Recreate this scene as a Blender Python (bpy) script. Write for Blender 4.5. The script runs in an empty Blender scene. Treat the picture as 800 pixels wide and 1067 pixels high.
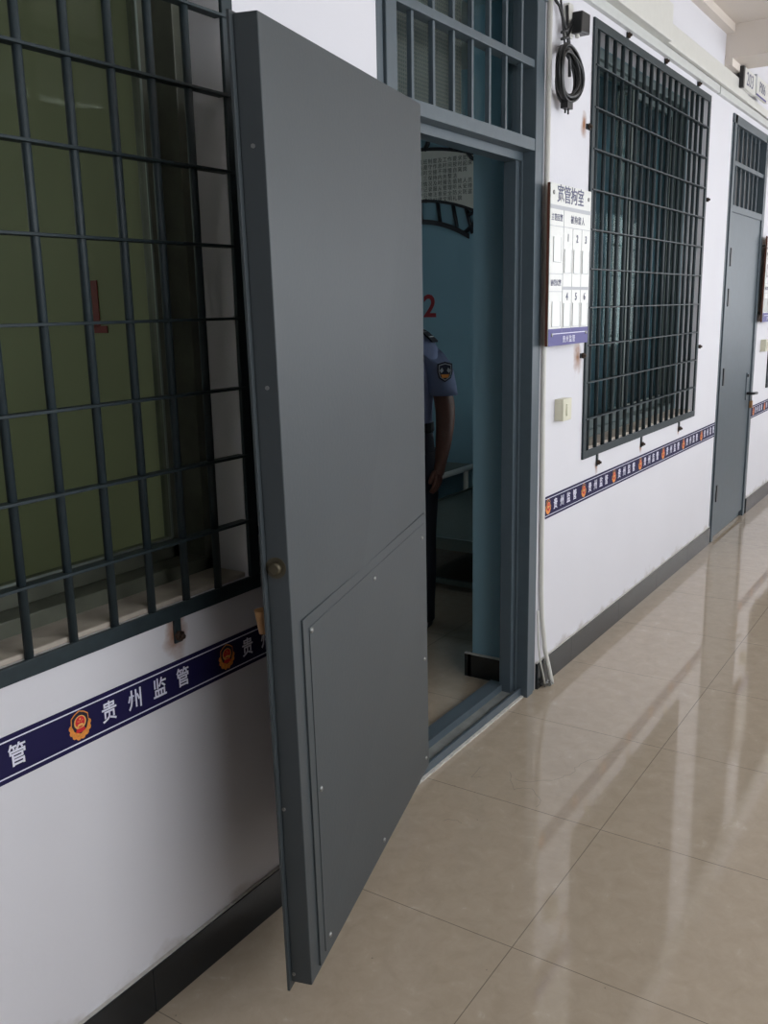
import bpy, bmesh, math, random
from mathutils import Vector, Matrix
random.seed(7)
S = bpy.context.scene
COL = S.collection

# ------------------------------------------------------------------ camera
cd = bpy.data.cameras.new('camera'); cam = bpy.data.objects.new('camera', cd); COL.objects.link(cam)
cd.sensor_fit = 'HORIZONTAL'; cd.sensor_width = 36.0; cd.lens = 962.17/800*36.0
cd.clip_start = 0.02; cd.clip_end = 200
RX = Vector((0.5465, -0.8373, -0.0189)); RY = Vector((0.1919, 0.1032, 0.976)); RZ = Vector((-0.8152, -0.537, 0.217))
m = Matrix.Identity(4)
for i in range(3):
    m[i][0] = RX[i]; m[i][1] = RY[i]; m[i][2] = RZ[i]
m.translation = Vector((0, -1.436, 1.55))
cam.matrix_world = m
S.camera = cam

# ------------------------------------------------------------------ world, daylight, exposure
w = bpy.data.worlds.new('sky'); S.world = w; w.use_nodes = True
bg = w.node_tree.nodes['Background']; bg.inputs[0].default_value = (0.93, 0.96, 1.0, 1); bg.inputs[1].default_value = 3.0
S.view_settings.view_transform = 'Standard'; S.view_settings.look = 'None'
S.view_settings.gamma = 1; S.view_settings.use_curve_mapping = False
S.view_settings.exposure = 0.46

def portal(name, loc, rot, sx, sy):
    l = bpy.data.lights.new(name, 'AREA'); l.shape = 'RECTANGLE'; l.size = sx; l.size_y = sy
    l.cycles.is_portal = True
    o = bpy.data.objects.new(name, l); o.location = loc; o.rotation_euler = rot; COL.objects.link(o)

# ------------------------------------------------------------------ materials
def hexc(h):
    def f(v):
        v /= 255.0
        return v/12.92 if v <= 0.04045 else ((v+0.055)/1.055)**2.4
    return (f(int(h[0:2], 16)), f(int(h[2:4], 16)), f(int(h[4:6], 16)), 1)

def mat(name, col, rough=0.6, metal=0.0, noise=0.06, scale=30, bump=0.0, spec=0.5, bscale=None):
    M = bpy.data.materials.new(name); M.use_nodes = True; nt = M.node_tree
    b = nt.nodes['Principled BSDF']
    c = hexc(col) if isinstance(col, str) else col
    b.inputs['Roughness'].default_value = rough; b.inputs['Metallic'].default_value = metal
    b.inputs['Specular IOR Level'].default_value = spec
    tc = nt.nodes.new('ShaderNodeTexCoord')
    n = nt.nodes.new('ShaderNodeTexNoise'); n.inputs['Scale'].default_value = scale; n.inputs['Detail'].default_value = 4
    nt.links.new(tc.outputs['Object'], n.inputs['Vector'])
    r = nt.nodes.new('ShaderNodeValToRGB')
    r.color_ramp.elements[0].position = 0.3; r.color_ramp.elements[1].position = 0.7
    r.color_ramp.elements[0].color = tuple(x*(1-noise) for x in c[:3])+(1,)
    r.color_ramp.elements[1].color = tuple(min(1, x*(1+noise)) for x in c[:3])+(1,)
    nt.links.new(n.outputs['Fac'], r.inputs['Fac']); nt.links.new(r.outputs['Color'], b.inputs['Base Color'])
    if bump:
        n2 = nt.nodes.new('ShaderNodeTexNoise'); n2.inputs['Scale'].default_value = bscale or scale*4
        nt.links.new(tc.outputs['Object'], n2.inputs['Vector'])
        bp = nt.nodes.new('ShaderNodeBump'); bp.inputs['Strength'].default_value = bump; bp.inputs['Distance'].default_value = 0.002
        nt.links.new(n2.outputs['Fac'], bp.inputs['Height']); nt.links.new(bp.outputs['Normal'], b.inputs['Normal'])
    return M

def wall_mat():
    M = mat('white_wall_paint', 'cfced3', 0.75, noise=0.012, scale=3, bump=0.15, bscale=60)
    nt = M.node_tree; b = nt.nodes['Principled BSDF']
    base = b.inputs['Base Color'].links[0].from_socket
    tc = nt.nodes.new('ShaderNodeTexCoord')
    geo = nt.nodes.new('ShaderNodeNewGeometry')
    nz = nt.nodes.new('ShaderNodeTexNoise'); nz.inputs['Scale'].default_value = 22; nz.inputs['Detail'].default_value = 5
    nt.links.new(geo.outputs['Position'], nz.inputs['Vector'])
    # rust stains round the grille bolts
    def math_(op, a, bb=None, clamp=False):
        n = nt.nodes.new('ShaderNodeMath'); n.operation = op; n.use_clamp = clamp
        for i, v in enumerate((a, bb)):
            if v is None: continue
            if isinstance(v, (int, float)): n.inputs[i].default_value = v
            else: nt.links.new(v, n.inputs[i])
        return n.outputs[0]
    total = None
    for (x, z, rr) in ((1.356, 0.855, .042), (3.675, 1.33, .055), (3.68, 2.23, .035), (3.935, .832, .026), (4.555, .838, .024), (5.215, .845, .02)):
        v = nt.nodes.new('ShaderNodeVectorMath'); v.operation = 'SUBTRACT'
        nt.links.new(geo.outputs['Position'], v.inputs[0]); v.inputs[1].default_value = (x, 0.012, z)
        sc = nt.nodes.new('ShaderNodeVectorMath'); sc.operation = 'MULTIPLY'; nt.links.new(v.outputs[0], sc.inputs[0]); sc.inputs[1].default_value = (1.25, 1, 0.75)
        ln = nt.nodes.new('ShaderNodeVectorMath'); ln.operation = 'LENGTH'; nt.links.new(sc.outputs[0], ln.inputs[0])
        d = math_('DIVIDE', ln.outputs['Value'], rr)
        d = math_('ADD', d, math_('MULTIPLY', math_('SUBTRACT', nz.outputs['Fac'], 0.5), 1.6))
        f = math_('SUBTRACT', 1.15, d, True)
        total = f if total is None else math_('MAXIMUM', total, f)
    mx = nt.nodes.new('ShaderNodeMix'); mx.data_type = 'RGBA'
    nt.links.new(total, mx.inputs['Factor']); nt.links.new(base, mx.inputs['A']); mx.inputs['B'].default_value = hexc('8a5a30')
    # grime just above the skirting tiles
    sep = nt.nodes.new('ShaderNodeSeparateXYZ'); nt.links.new(geo.outputs['Position'], sep.inputs[0])
    nz2 = nt.nodes.new('ShaderNodeTexNoise'); nz2.inputs['Scale'].default_value = 9; nz2.inputs['Detail'].default_value = 6
    nt.links.new(geo.outputs['Position'], nz2.inputs['Vector'])
    hgt = math_('ADD', 0.105, math_('MULTIPLY', math_('SUBTRACT', nz2.outputs['Fac'], 0.38), 0.22))
    g = math_('MULTIPLY', math_('SUBTRACT', hgt, sep.outputs['Z']), 30.0, True)
    g = math_('MULTIPLY', g, 0.4)
    mx2 = nt.nodes.new('ShaderNodeMix'); mx2.data_type = 'RGBA'
    nt.links.new(g, mx2.inputs['Factor']); nt.links.new(mx.outputs['Result'], mx2.inputs['A']); mx2.inputs['B'].default_value = hexc('8f8172')
    nt.links.new(mx2.outputs['Result'], b.inputs['Base Color'])
    return M

def floor_mat():
    M = bpy.data.materials.new('polished_tile'); M.use_nodes = True; nt = M.node_tree; b = nt.nodes['Principled BSDF']
    geo = nt.nodes.new('ShaderNodeNewGeometry')
    n1 = nt.nodes.new('ShaderNodeTexNoise'); n1.inputs['Scale'].default_value = 16; n1.inputs['Detail'].default_value = 8; n1.inputs['Roughness'].default_value = 0.7
    n1.inputs['Distortion'].default_value = 0.5
    nt.links.new(geo.outputs['Position'], n1.inputs['Vector'])
    r = nt.nodes.new('ShaderNodeValToRGB')
    e = r.color_ramp.elements; e[0].position = 0.3; e[0].color = hexc('9f917f'); e[1].position = 0.62; e[1].color = hexc('aa9c8a')
    x = e.new(0.74); x.color = hexc('b8ac9b')
    nt.links.new(n1.outputs['Fac'], r.inputs['Fac'])
    # tile joints
    mp = nt.nodes.new('ShaderNodeMapping'); mp.inputs['Location'].default_value = (-(1.825-0.6145*4), 0.587+0.6145*6, 0)
    nt.links.new(geo.outputs['Position'], mp.inputs['Vector'])
    sep = nt.nodes.new('ShaderNodeSeparateXYZ'); nt.links.new(mp.outputs[0], sep.inputs[0])
    def mth(op, a, bb, clamp=False):
        n = nt.nodes.new('ShaderNodeMath'); n.operation = op; n.use_clamp = clamp
        for i, v in enumerate((a, bb)):
            if v is None: continue
            if isinstance(v, (int, float)): n.inputs[i].default_value = v
            else: nt.links.new(v, n.inputs[i])
        return n.outputs[0]
    def joint(s):
        q = mth('MODULO', s, 0.6145)
        return mth('MINIMUM', q, mth('SUBTRACT', 0.6145, q))
    dmin = mth('MINIMUM', joint(sep.outputs['X']), joint(sep.outputs['Y']))
    jf = mth('MULTIPLY', mth('SUBTRACT', 0.0016, dmin), 1400, True)
    mx = nt.nodes.new('ShaderNodeMix'); mx.data_type = 'RGBA'
    nt.links.new(mth('MULTIPLY', jf, 0.65), mx.inputs['Factor']); nt.links.new(r.outputs['Color'], mx.inputs['A']); mx.inputs['B'].default_value = hexc('4b443c')
    # tiny specks
    vo = nt.nodes.new('ShaderNodeTexNoise'); vo.inputs['Scale'].default_value = 55; vo.inputs['Detail'].default_value = 2
    nt.links.new(geo.outputs['Position'], vo.inputs['Vector'])
    sp = mth('MULTIPLY', mth('SUBTRACT', vo.outputs['Fac'], 0.765), 40, True)
    mx2 = nt.nodes.new('ShaderNodeMix'); mx2.data_type = 'RGBA'
    nt.links.new(mth('MULTIPLY', sp, 0.6), mx2.inputs['Factor']); nt.links.new(mx.outputs['Result'], mx2.inputs['A']); mx2.inputs['B'].default_value = hexc('5d5348')
    nt.links.new(mx2.outputs['Result'], b.inputs['Base Color'])
    n3 = nt.nodes.new('ShaderNodeTexNoise'); n3.inputs['Scale'].default_value = 3.5; n3.inputs['Detail'].default_value = 5
    nt.links.new(geo.outputs['Position'], n3.inputs['Vector'])
    rr = nt.nodes.new('ShaderNodeMapRange'); rr.inputs['To Min'].default_value = 0.035; rr.inputs['To Max'].default_value = 0.06
    nt.links.new(n3.outputs['Fac'], rr.inputs['Value']); nt.links.new(rr.outputs[0], b.inputs['Roughness'])
    b.inputs['IOR'].default_value = 1.65
    return M

def glass_mat(name, tint):
    M = bpy.data.materials.new(name); M.use_nodes = True; nt = M.node_tree
    nt.nodes.remove(nt.nodes['Principled BSDF']); out = nt.nodes['Material Output']
    t = nt.nodes.new('ShaderNodeBsdfTransparent'); t.inputs[0].default_value = tint
    g = nt.nodes.new('ShaderNodeBsdfGlossy'); g.inputs['Roughness'].default_value = 0.03; g.inputs[0].default_value = (.9, 1, .95, 1)
    lw = nt.nodes.new('ShaderNodeLayerWeight'); lw.inputs['Blend'].default_value = 0.5
    pw = nt.nodes.new('ShaderNodeMath'); pw.operation = 'POWER'; pw.inputs[1].default_value = 4.0
    nt.links.new(lw.outputs['Facing'], pw.inputs[0])
    fr = nt.nodes.new('ShaderNodeMath'); fr.operation = 'MULTIPLY_ADD'; fr.inputs[1].default_value = 0.07; fr.inputs[2].default_value = 0.012
    nt.links.new(pw.outputs[0], fr.inputs[0])
    mx = nt.nodes.new('ShaderNodeMixShader')
    nt.links.new(fr.outputs[0], mx.inputs[0]); nt.links.new(t.outputs[0], mx.inputs[1]); nt.links.new(g.outputs[0], mx.inputs[2])
    nt.links.new(mx.outputs[0], out.inputs['Surface'])
    return M

def perforated_mat():
    M = mat('perforated_board', '3a362e', 0.6)
    nt = M.node_tree; b = nt.nodes['Principled BSDF']; base = b.inputs['Base Color'].links[0].from_socket
    geo = nt.nodes.new('ShaderNodeNewGeometry')
    sc = nt.nodes.new('ShaderNodeVectorMath'); sc.operation = 'MULTIPLY'; sc.inputs[1].default_value = (80, 0, 80)
    nt.links.new(geo.outputs['Position'], sc.inputs[0])
    fr = nt.nodes.new('ShaderNodeVectorMath'); fr.operation = 'FRACTION'; nt.links.new(sc.outputs[0], fr.inputs[0])
    sb = nt.nodes.new('ShaderNodeVectorMath'); sb.operation = 'DISTANCE'; sb.inputs[1].default_value = (.5, 0, .5); nt.links.new(fr.outputs[0], sb.inputs[0])
    lt = nt.nodes.new('ShaderNodeMath'); lt.operation = 'LESS_THAN'; lt.inputs[1].default_value = 0.33; nt.links.new(sb.outputs['Value'], lt.inputs[0])
    mx = nt.nodes.new('ShaderNodeMix'); mx.data_type = 'RGBA'; nt.links.new(lt.outputs[0], mx.inputs['Factor']); nt.links.new(base, mx.inputs['A'])
    mx.inputs['B'].default_value = hexc('0c0d0d')
    nt.links.new(mx.outputs['Result'], b.inputs['Base Color'])
    return M

MW = wall_mat(); MF = floor_mat()
MCEIL = mat('ceiling_paint', 'cfc6bd', 0.85, noise=0.02, scale=4)
MBLUE = mat('pale_blue_wall_paint', '7c9daa', 0.7, noise=0.02, scale=4)
MGREEN = mat('pale_green_wall_paint', 'a2a587', 0.7, noise=0.03, scale=4)
MROOM = mat('room_ceiling', 'a9aca8', 0.85, noise=0.02)
MSTEEL = mat('blue_grey_frame_paint', '465158', 0.42, noise=0.05, scale=25, bump=0.08)
MLEAF = mat('slate_grey_door_paint', '393f42', 0.42, noise=0.04, scale=6, bump=0.12, bscale=90, spec=0.4)
MGRILLE = mat('dark_grey_bar_paint', '283236', 0.5, noise=0.12, scale=40, bump=0.1, spec=0.3)
MDUST = mat('dusty_metal', '6f7270', 0.8, noise=0.2, scale=18)
MBASE = mat('black_skirting_tile', '15191c', 0.22, noise=0.2, scale=30)
MBASER = MBASE
MALU = mat('aluminium', '8c9690', 0.35, metal=0.6, noise=0.05)
MDARKALU = mat('dark_window_frame', '54574c', 0.35, noise=0.25, scale=14)
MTEALALU = mat('grey_green_window_frame', '4c5a5a', 0.4, noise=0.1, scale=14)
MSILL = mat('worn_sill_plaster', 'a39a8e', 0.85, noise=0.18, scale=14, bump=0.3)
MGLG = glass_mat('green_tinted_glass', (0.88, 0.92, 0.85, 1))
MGLT = glass_mat('clear_tinted_glass', (0.93, 0.99, 1.0, 1))
MBAND = mat('navy_vinyl', '1b1740', 0.6, noise=0.03, spec=0.2)
MWHITE = mat('white_print', 'dcdcea', 0.5, noise=0.01)
MGOLD = mat('gold_print', 'd98a3c', 0.5, noise=0.2, scale=200)
MGOLD2 = mat('pale_gold_print', 'e0b060', 0.5, noise=0.05)
MRED = mat('red_print', 'c8202c', 0.5, noise=0.05)
MNAVYD = mat('dark_navy_print', '0f0d28', 0.5, noise=0.03)
MREDP = mat('red_wall_paint', '8c1a22', 0.6)
MPVC = mat('white_pvc', 'c9c8c2', 0.4, noise=0.02)
MTRUNKG = mat('grey_white_pvc', 'bcbebb', 0.45, noise=0.02)
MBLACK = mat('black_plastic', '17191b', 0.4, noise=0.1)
MCREAM = mat('cream_plastic', 'cbc8b4', 0.4, noise=0.02)
MBOARD = mat('board_face', 'cdcdc8', 0.3, noise=0.01)
MBOARDE = mat('reddish_board_edge', '5a3020', 0.6)
MGREYP = mat('grey_print', 'a9abb0', 0.5, noise=0.01)
MPURPLE = mat('purple_print', '464180', 0.5, noise=0.02)
MPOCK = mat('clear_card_pocket', 'c9cbc6', 0.2, noise=0.04, scale=12)
MTEXT = mat('dark_print', '45486a', 0.5)
MBOLT = mat('steel_bolt', '8b8c8a', 0.35, metal=0.8)
MRUST = mat('rusty_bolt', '3b2c22', 0.7, metal=0.3, noise=0.4, scale=120)
MBRASS = mat('dull_brass', '4d4738', 0.5, metal=0.6)
MTAN = mat('tan_wood', '8f683f', 0.6)
MMORTAR = mat('mortar', 'b5b2ac', 0.9, noise=0.15, scale=60, bump=0.4)
MCRACK = mat('crack_dirt', '7a6e60', 0.8)
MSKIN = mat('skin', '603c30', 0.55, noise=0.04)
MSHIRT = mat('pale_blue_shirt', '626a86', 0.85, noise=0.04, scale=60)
MTROU = mat('dark_navy_trousers', '10131f', 0.85)
MHAIR = mat('black_hair', '0d0c0c', 0.6, noise=0.3, scale=80)
MPADDING = mat('grey_green_board', '6a7470', 0.7)
MPERF = perforated_mat()
MPAPER = mat('white_poster', 'c9c6bc', 0.5, noise=0.02)
MLATT = mat('dark_lattice', '0d1219', 0.5)

# ------------------------------------------------------------------ helpers
def wloc(o):
    v = Vector((0, 0, 0))
    while o is not None:
        v += o.location; o = o.parent
    return v

def link(name, me, parent=None, local=False, recentre=True):
    o = bpy.data.objects.new(name, me); COL.objects.link(o)
    if parent is not None:
        o.parent = parent
        if not local: me.transform(Matrix.Translation(-wloc(parent)))
    elif recentre and len(me.vertices):
        xs = [v.co for v in me.vertices]
        c = Vector(((min(v.x for v in xs)+max(v.x for v in xs))/2, (min(v.y for v in xs)+max(v.y for v in xs))/2, min(v.z for v in xs)))
        me.transform(Matrix.Translation(-c)); o.location = c
    return o

def obj(name, bm, mats, parent=None, local=False, bevel=0, smooth=False):
    me = bpy.data.meshes.new(name)
    bmesh.ops.recalc_face_normals(bm, faces=bm.faces)
    bm.to_mesh(me); bm.free()
    for mm in (mats if isinstance(mats, (list, tuple)) else [mats]): me.materials.append(mm)
    o = link(name, me, parent, local)
    if bevel:
        b = o.modifiers.new('bevel', 'BEVEL'); b.width = bevel; b.segments = 2; b.limit_method = 'ANGLE'
    if smooth:
        for p in me.polygons: p.use_smooth = True
    return o

def tag(o, label, cat, group=None):
    o['label'] = label; o['category'] = cat
    if group: o['group'] = group
    return o

def empty(name, loc, label=None, cat=None, group=None):
    o = bpy.data.objects.new(name, None); COL.objects.link(o); o.location = loc; o.empty_display_size = 0.05
    if label: tag(o, label, cat, group)
    return o

def struct(o):
    o['kind'] = 'structure'; return o

def B(bm, x0, x1, y0, y1, z0, z1, mi=0):
    vs = [bm.verts.new(p) for p in ((x0, y0, z0), (x1, y0, z0), (x1, y1, z0), (x0, y1, z0), (x0, y0, z1), (x1, y0, z1), (x1, y1, z1), (x0, y1, z1))]
    for f in ((0, 1, 2, 3), (4, 5, 6, 7), (0, 1, 5, 4), (1, 2, 6, 5), (2, 3, 7, 6), (3, 0, 4, 7)):
        fc = bm.faces.new([vs[i] for i in f]); fc.material_index = mi
    return bm

def box(*a):
    return B(bmesh.new(), *a)

def tube(bm, pts, r, n=10, closed=False, cap=True):
    pts = [Vector(p) for p in pts]; rings = []
    N = len(pts)
    prev = None
    for i, p in enumerate(pts):
        if closed: d = (pts[(i+1) % N]-pts[i-1])
        elif i == 0: d = pts[1]-pts[0]
        elif i == N-1: d = pts[-1]-pts[-2]
        else: d = pts[i+1]-pts[i-1]
        d.normalize()
        if prev is None:
            a = d.orthogonal().normalized()
        else:
            a = (prev - d*prev.dot(d)).normalized()
        prev = a; b = d.cross(a)
        rr = r[i] if isinstance(r, (list, tuple)) else r
        rings.append([bm.verts.new(p+(a*math.cos(2*math.pi*k/n)+b*math.sin(2*math.pi*k/n))*rr) for k in range(n)])
    for i in range(N-1 if not closed else N):
        A = rings[i]; C = rings[(i+1) % N]
        for k in range(n):
            f = bm.faces.new((A[k], A[(k+1) % n], C[(k+1) % n], C[k])); f.smooth = True
    if cap and not closed:
        bm.faces.new(rings[0][::-1]); bm.faces.new(rings[-1])
    return bm

def prism(bm, poly, y0, y1, mi=0, M=None):
    """poly of (x,z), extruded y0..y1"""
    a = [bm.verts.new((p[0], y0, p[1])) for p in poly]; b = [bm.verts.new((p[0], y1, p[1])) for p in poly]
    fs = [bm.faces.new(a), bm.faces.new(b[::-1])]
    n = len(poly)
    for i in range(n): fs.append(bm.faces.new((a[i], b[i], b[(i+1) % n], a[(i+1) % n])))
    for f in fs: f.material_index = mi
    if M: bmesh.ops.transform(bm, matrix=M, verts=a+b)
    return bm

def text(name, s, size, loc, mt, parent, depth=0.0006, rot=None, bold=0.0, sx=1.0, align='CENTER', spacing=1.0, local=False):
    c = bpy.data.curves.new('t', 'FONT'); c.body = s; c.size = size; c.extrude = depth/2; c.align_x = align; c.align_y = 'CENTER'
    c.offset = bold*size; c.space_character = spacing; c.resolution_u = 3
    t = bpy.data.objects.new('t', c); COL.objects.link(t)
    dg = bpy.context.evaluated_depsgraph_get(); dg.update()
    me = bpy.data.meshes.new_from_object(t.evaluated_get(dg))
    bpy.data.objects.remove(t); bpy.data.curves.remove(c)
    R = rot if rot is not None else Matrix.Rotation(math.pi/2, 4, 'X')
    me.transform(Matrix.Translation(loc) @ R @ Matrix.Diagonal((sx, 1, 1, 1)))
    me.materials.clear(); me.materials.append(mt)
    for p in me.polygons: p.material_index = 0
    return link(name, me, parent, local)

def dup(o, parent=None, dx=None, label=None):
    c = o.copy(); COL.objects.link(c)
    if parent is not None: c.parent = parent
    else:
        c.location = o.location + Vector(dx)
        if label: c['label'] = label
    for ch in list(o.children): dup(ch, c)
    return c

WY = 0.012      # corridor face of the wall
WI = 0.30       # room face of the wall
CZ = 3.05       # ceiling

# ------------------------------------------------------------------ structure
struct(obj('floor', box(-2.6, 16, -2.9, 4.2, -0.12, 0.0), MF))
struct(obj('ceiling', box(-2.6, 16, -2.9, WY, CZ, CZ+0.15), MCEIL))
struct(obj('ceiling', box(-2.6, 16, WY, 4.2, CZ, CZ+0.15), MROOM))

# wall between corridor and rooms, with openings
openings = [(-0.10, 1.600, 0.922, 2.615), (2.215, 3.275, 0.0, 2.62), (3.779, 5.473, 0.922, 2.615), (6.055, 7.085, 0.0, 2.62), (7.552, 9.246, 0.922, 2.615)]
def wall_with_openings(name, y0, y1, x0, x1, z1, ops, mt):
    bm = bmesh.new(); x = x0
    for a, b_, c, d in ops:
        B(bm, x, a, y0, y1, 0, z1)
        if c > 0: B(bm, a, b_, y0, y1, 0, c)
        B(bm, a, b_, y0, y1, d, z1); x = b_
    B(bm, x, x1, y0, y1, 0, z1)
    bmesh.ops.remove_doubles(bm, verts=bm.verts, dist=1e-5)
    return struct(obj(name, bm, mt))
wall_with_openings('wall_left', WY, 0.112, -2.6, 16, CZ, openings, MW)
wall_with_openings('wall_left_inner', 0.112, WI, -2.6, 1.85, CZ, [(-0.10, 1.600, 0.922, 2.615)], MGREEN)
wall_with_openings('wall_left_inner', 0.112, WI, 1.85, 5.82, CZ, [(2.29, 3.30, 0.0, 2.62), (3.779, 5.473, 0.922, 2.615)], MBLUE)
wall_with_openings('wall_left_inner', 0.112, WI, 5.82, 16, CZ, [(6.055, 7.085, 0.0, 2.62), (7.552, 9.246, 0.922, 2.615)], MBLUE)
struct(obj('wall_partition', box(1.81, 1.83, WI, 4.2, 0, CZ), MGREEN))
struct(obj('wall_partition', box(1.83, 1.90, WI, 4.2, 0, CZ), MBLUE))
struct(obj('wall_partition', box(5.75, 5.90, WI, 4.2, 0, CZ), MBLUE))
struct(obj('wall_partition', box(9.4, 9.55, WI, 4.2, 0, CZ), MBLUE))
wall_with_openings('wall_back', 4.0, 4.2, -2.6, 1.81, CZ, [(-1.0, 0.8, 1.75, 2.6)], MGREEN)  # back walls with unseen openings added to brighten the cells
wall_with_openings('wall_back', 4.0, 4.2, 1.81, 16, CZ, [(3.3, 4.2, 2.1, 2.6)], MBLUE)
portal('added_rear_opening_portal', (-0.1, 4.1, 2.175), (-math.pi/2, 0, 0), 1.8, 0.85)  # portals for the added rear openings, sized for the cells' brightness
portal('added_rear_opening_portal', (3.75, 4.1, 2.35), (-math.pi/2, 0, 0), 0.9, 0.5)
struct(obj('wall_near', box(-2.75, -2.6, -2.9, 4.2, 0, CZ), MW))
struct(obj('wall_far', box(16, 16.15, -2.9, 4.2, 0, CZ), MW))
# open side of the corridor: parapet, posts and lintel, daylight between them
def right_wall():
    bm = bmesh.new(); y0, y1 = -2.9, -2.7
    B(bm, -2.6, -0.4, y0, y1, 0, CZ)
    B(bm, -0.4, 16, y0, y1, 0, 0.95); B(bm, -0.4, 16, y0, y1, 2.72, CZ)
    for x in (3.0, 6.8, 10.6, 14.4): B(bm, x, x+0.35, y0, y1, 0.95, 2.72)
    return struct(obj('wall_right', bm, MW))
right_wall()
for a, b_ in ((-0.4, 3.0), (3.35, 6.8), (7.15, 10.6), (10.95, 14.4), (14.75, 16)):
    portal('daylight_opening', ((a+b_)/2, -2.72, 1.835), (math.pi/2, 0, math.pi), b_-a, 1.77)

# cross beam, cornice
bm = bmesh.new(); B(bm, 5.78, 6.10, -2.7, WY, 2.875, CZ); struct(obj('trim_1', bm, MCEIL))
struct(obj('trim_2', box(-2.6, 5.78, -0.035, WY, 3.005, CZ), MCEIL, None))
struct(obj('trim_3', box(5.775, 6.16, -0.03, WY, 2.835, 2.875), MCEIL))

# skirting
for i, (a, b_, mm) in enumerate(((-2.6, 2.19, MBASE), (3.30, 6.03, MBASER), (7.06, 16, MBASER))):
    bm = bmesh.new()
    x = a
    cuts = []
    t = 1.205-0.6145*8
    while t < b_:
        if t > a+0.01: cuts.append(t)
        t += 0.6145
    xs = [a]+cuts+[b_]
    for q in range(len(xs)-1): B(bm, xs[q]+0.0008, xs[q+1]-0.0008, 0.0, WY, 0, 0.112)
    struct(obj('baseboard_%s' % ('near', 'middle', 'far')[i], bm, mm, bevel=0.001))
    bm = bmesh.new(); B(bm, a, b_, 0.0035, WY, 0.112, 0.1145); struct(obj('trim_%d' % (i+4), bm, MMORTAR))
# skirting on the reveal of the doorway and inside the room
bm = bmesh.new(); B(bm, 3.285, 3.30, 0.114, WI+0.03, 0, 0.10); B(bm, 3.285, 5.75, WI, WI+0.015, 0, 0.10)
B(bm, 5.735, 5.75, WI, 4.0, 0, 0.10)
struct(obj('baseboard_room', bm, MBASE))
bm = bmesh.new(); B(bm, 3.284, 3.30, 0.114, WI+0.031, 0.10, 0.104); struct(obj('trim_7', bm, MMORTAR))

# ------------------------------------------------------------------ door frames
def door_frame(x0, x1, name, closed=False):
    """x0,x1 outer edges; front at y=.010"""
    root = struct(empty(name, ((x0+x1)/2, 0.07, 0)))
    YF = 0.006
    t = 0.088
    ztop = 2.63; zl0, zl1 = 2.078, 2.119
    bm = bmesh.new()
    for s, (ox, d) in enumerate(((x0, 1), (x1, -1))):
        def X(a, b_): return (min(ox+d*a, ox+d*b_), max(ox+d*a, ox+d*b_))
        q = X(0.0, 0.030); B(bm, q[0], q[1], YF+0.004, 0.112, 0, ztop)       # thin outer flange
        q = X(0.030, 0.034); B(bm, q[0], q[1], YF+0.012, 0.112, 0, ztop)
        q = X(0.034, t); B(bm, q[0], q[1], YF-0.004, 0.112, 0, ztop)
        q = X(t, t+0.030); B(bm, q[0], q[1], 0.062, 0.112, 0, zl0)           # door stop
        q = X(t-0.02, t+0.004); B(bm, q[0], q[1], 0.05, 0.062, 0, zl0)
    B(bm, x0, x1, YF-0.004, 0.112, ztop-0.05, ztop)
    obj('frame', bm, MSTEEL, root, bevel=0.002)
    bm = bmesh.new()
    B(bm, x0+t, x1-t, YF-0.002, 0.112, zl0, zl1); B(bm, x0+t, x1-t, 0.050, 0.112, zl0-0.03, zl0)
    obj('lintel', bm, MSTEEL, root, bevel=0.002)
    obj('transom_rail', box(x0+t, x1-t, YF+0.004, 0.055, 2.352, 2.378), MSTEEL, root, bevel=0.002)
    bx = x0+0.194
    while bx < x1-t-0.03:
        bm = bmesh.new()
        B(bm, bx-0.0065, bx+0.007, 0.018, 0.034, zl1, 2.352); B(bm, bx-0.007, bx+0.007, 0.018, 0.034, 2.378, ztop-0.05)
        obj('transom_bar', bm, MSTEEL, root, bevel=0.0015); bx += 0.1198
    # sill
    bm = bmesh.new()
    B(bm, x0+0.03, x1-0.03, 0.030, 0.040, 0, 0.036); B(bm, x0+0.05, x1-0.05, 0.040, 0.100, 0, 0.018)
    B(bm, x0+0.05, x1-0.05, 0.100, 0.106, 0, 0.048); B(bm, x0+0.088, x1-0.088, 0.106, 0.165, 0, 0.044)
    o = obj('sill', bm, MSTEEL, root, bevel=0.0012)
    obj('sill_dust', box(x0+t, x1-t, 0.058, 0.1, 0.018, 0.0195), MDUST, root)
    if not closed:
        pn = obj('transom_glass', box(x0+t, x1-t, 0.095, 0.099, zl1, ztop-0.05), MGLT, root)
    return root
DF1 = door_frame(2.205, 3.292, 'door_1')
DF2 = door_frame(6.035, 7.06, 'door_2', True)
struct(obj('trim_8', box(2.235, 3.26, 0.018, 0.032, 0, 0.006), MMORTAR))
# strips of mortar round sill foot
# perforated board seen behind the transom
tag(obj('perforated_panel', box(2.52, 3.02, 0.20, 0.215, 2.16, 2.60), MPERF), 'dark perforated board hanging behind the bars above the open doorway', 'panel')

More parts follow.
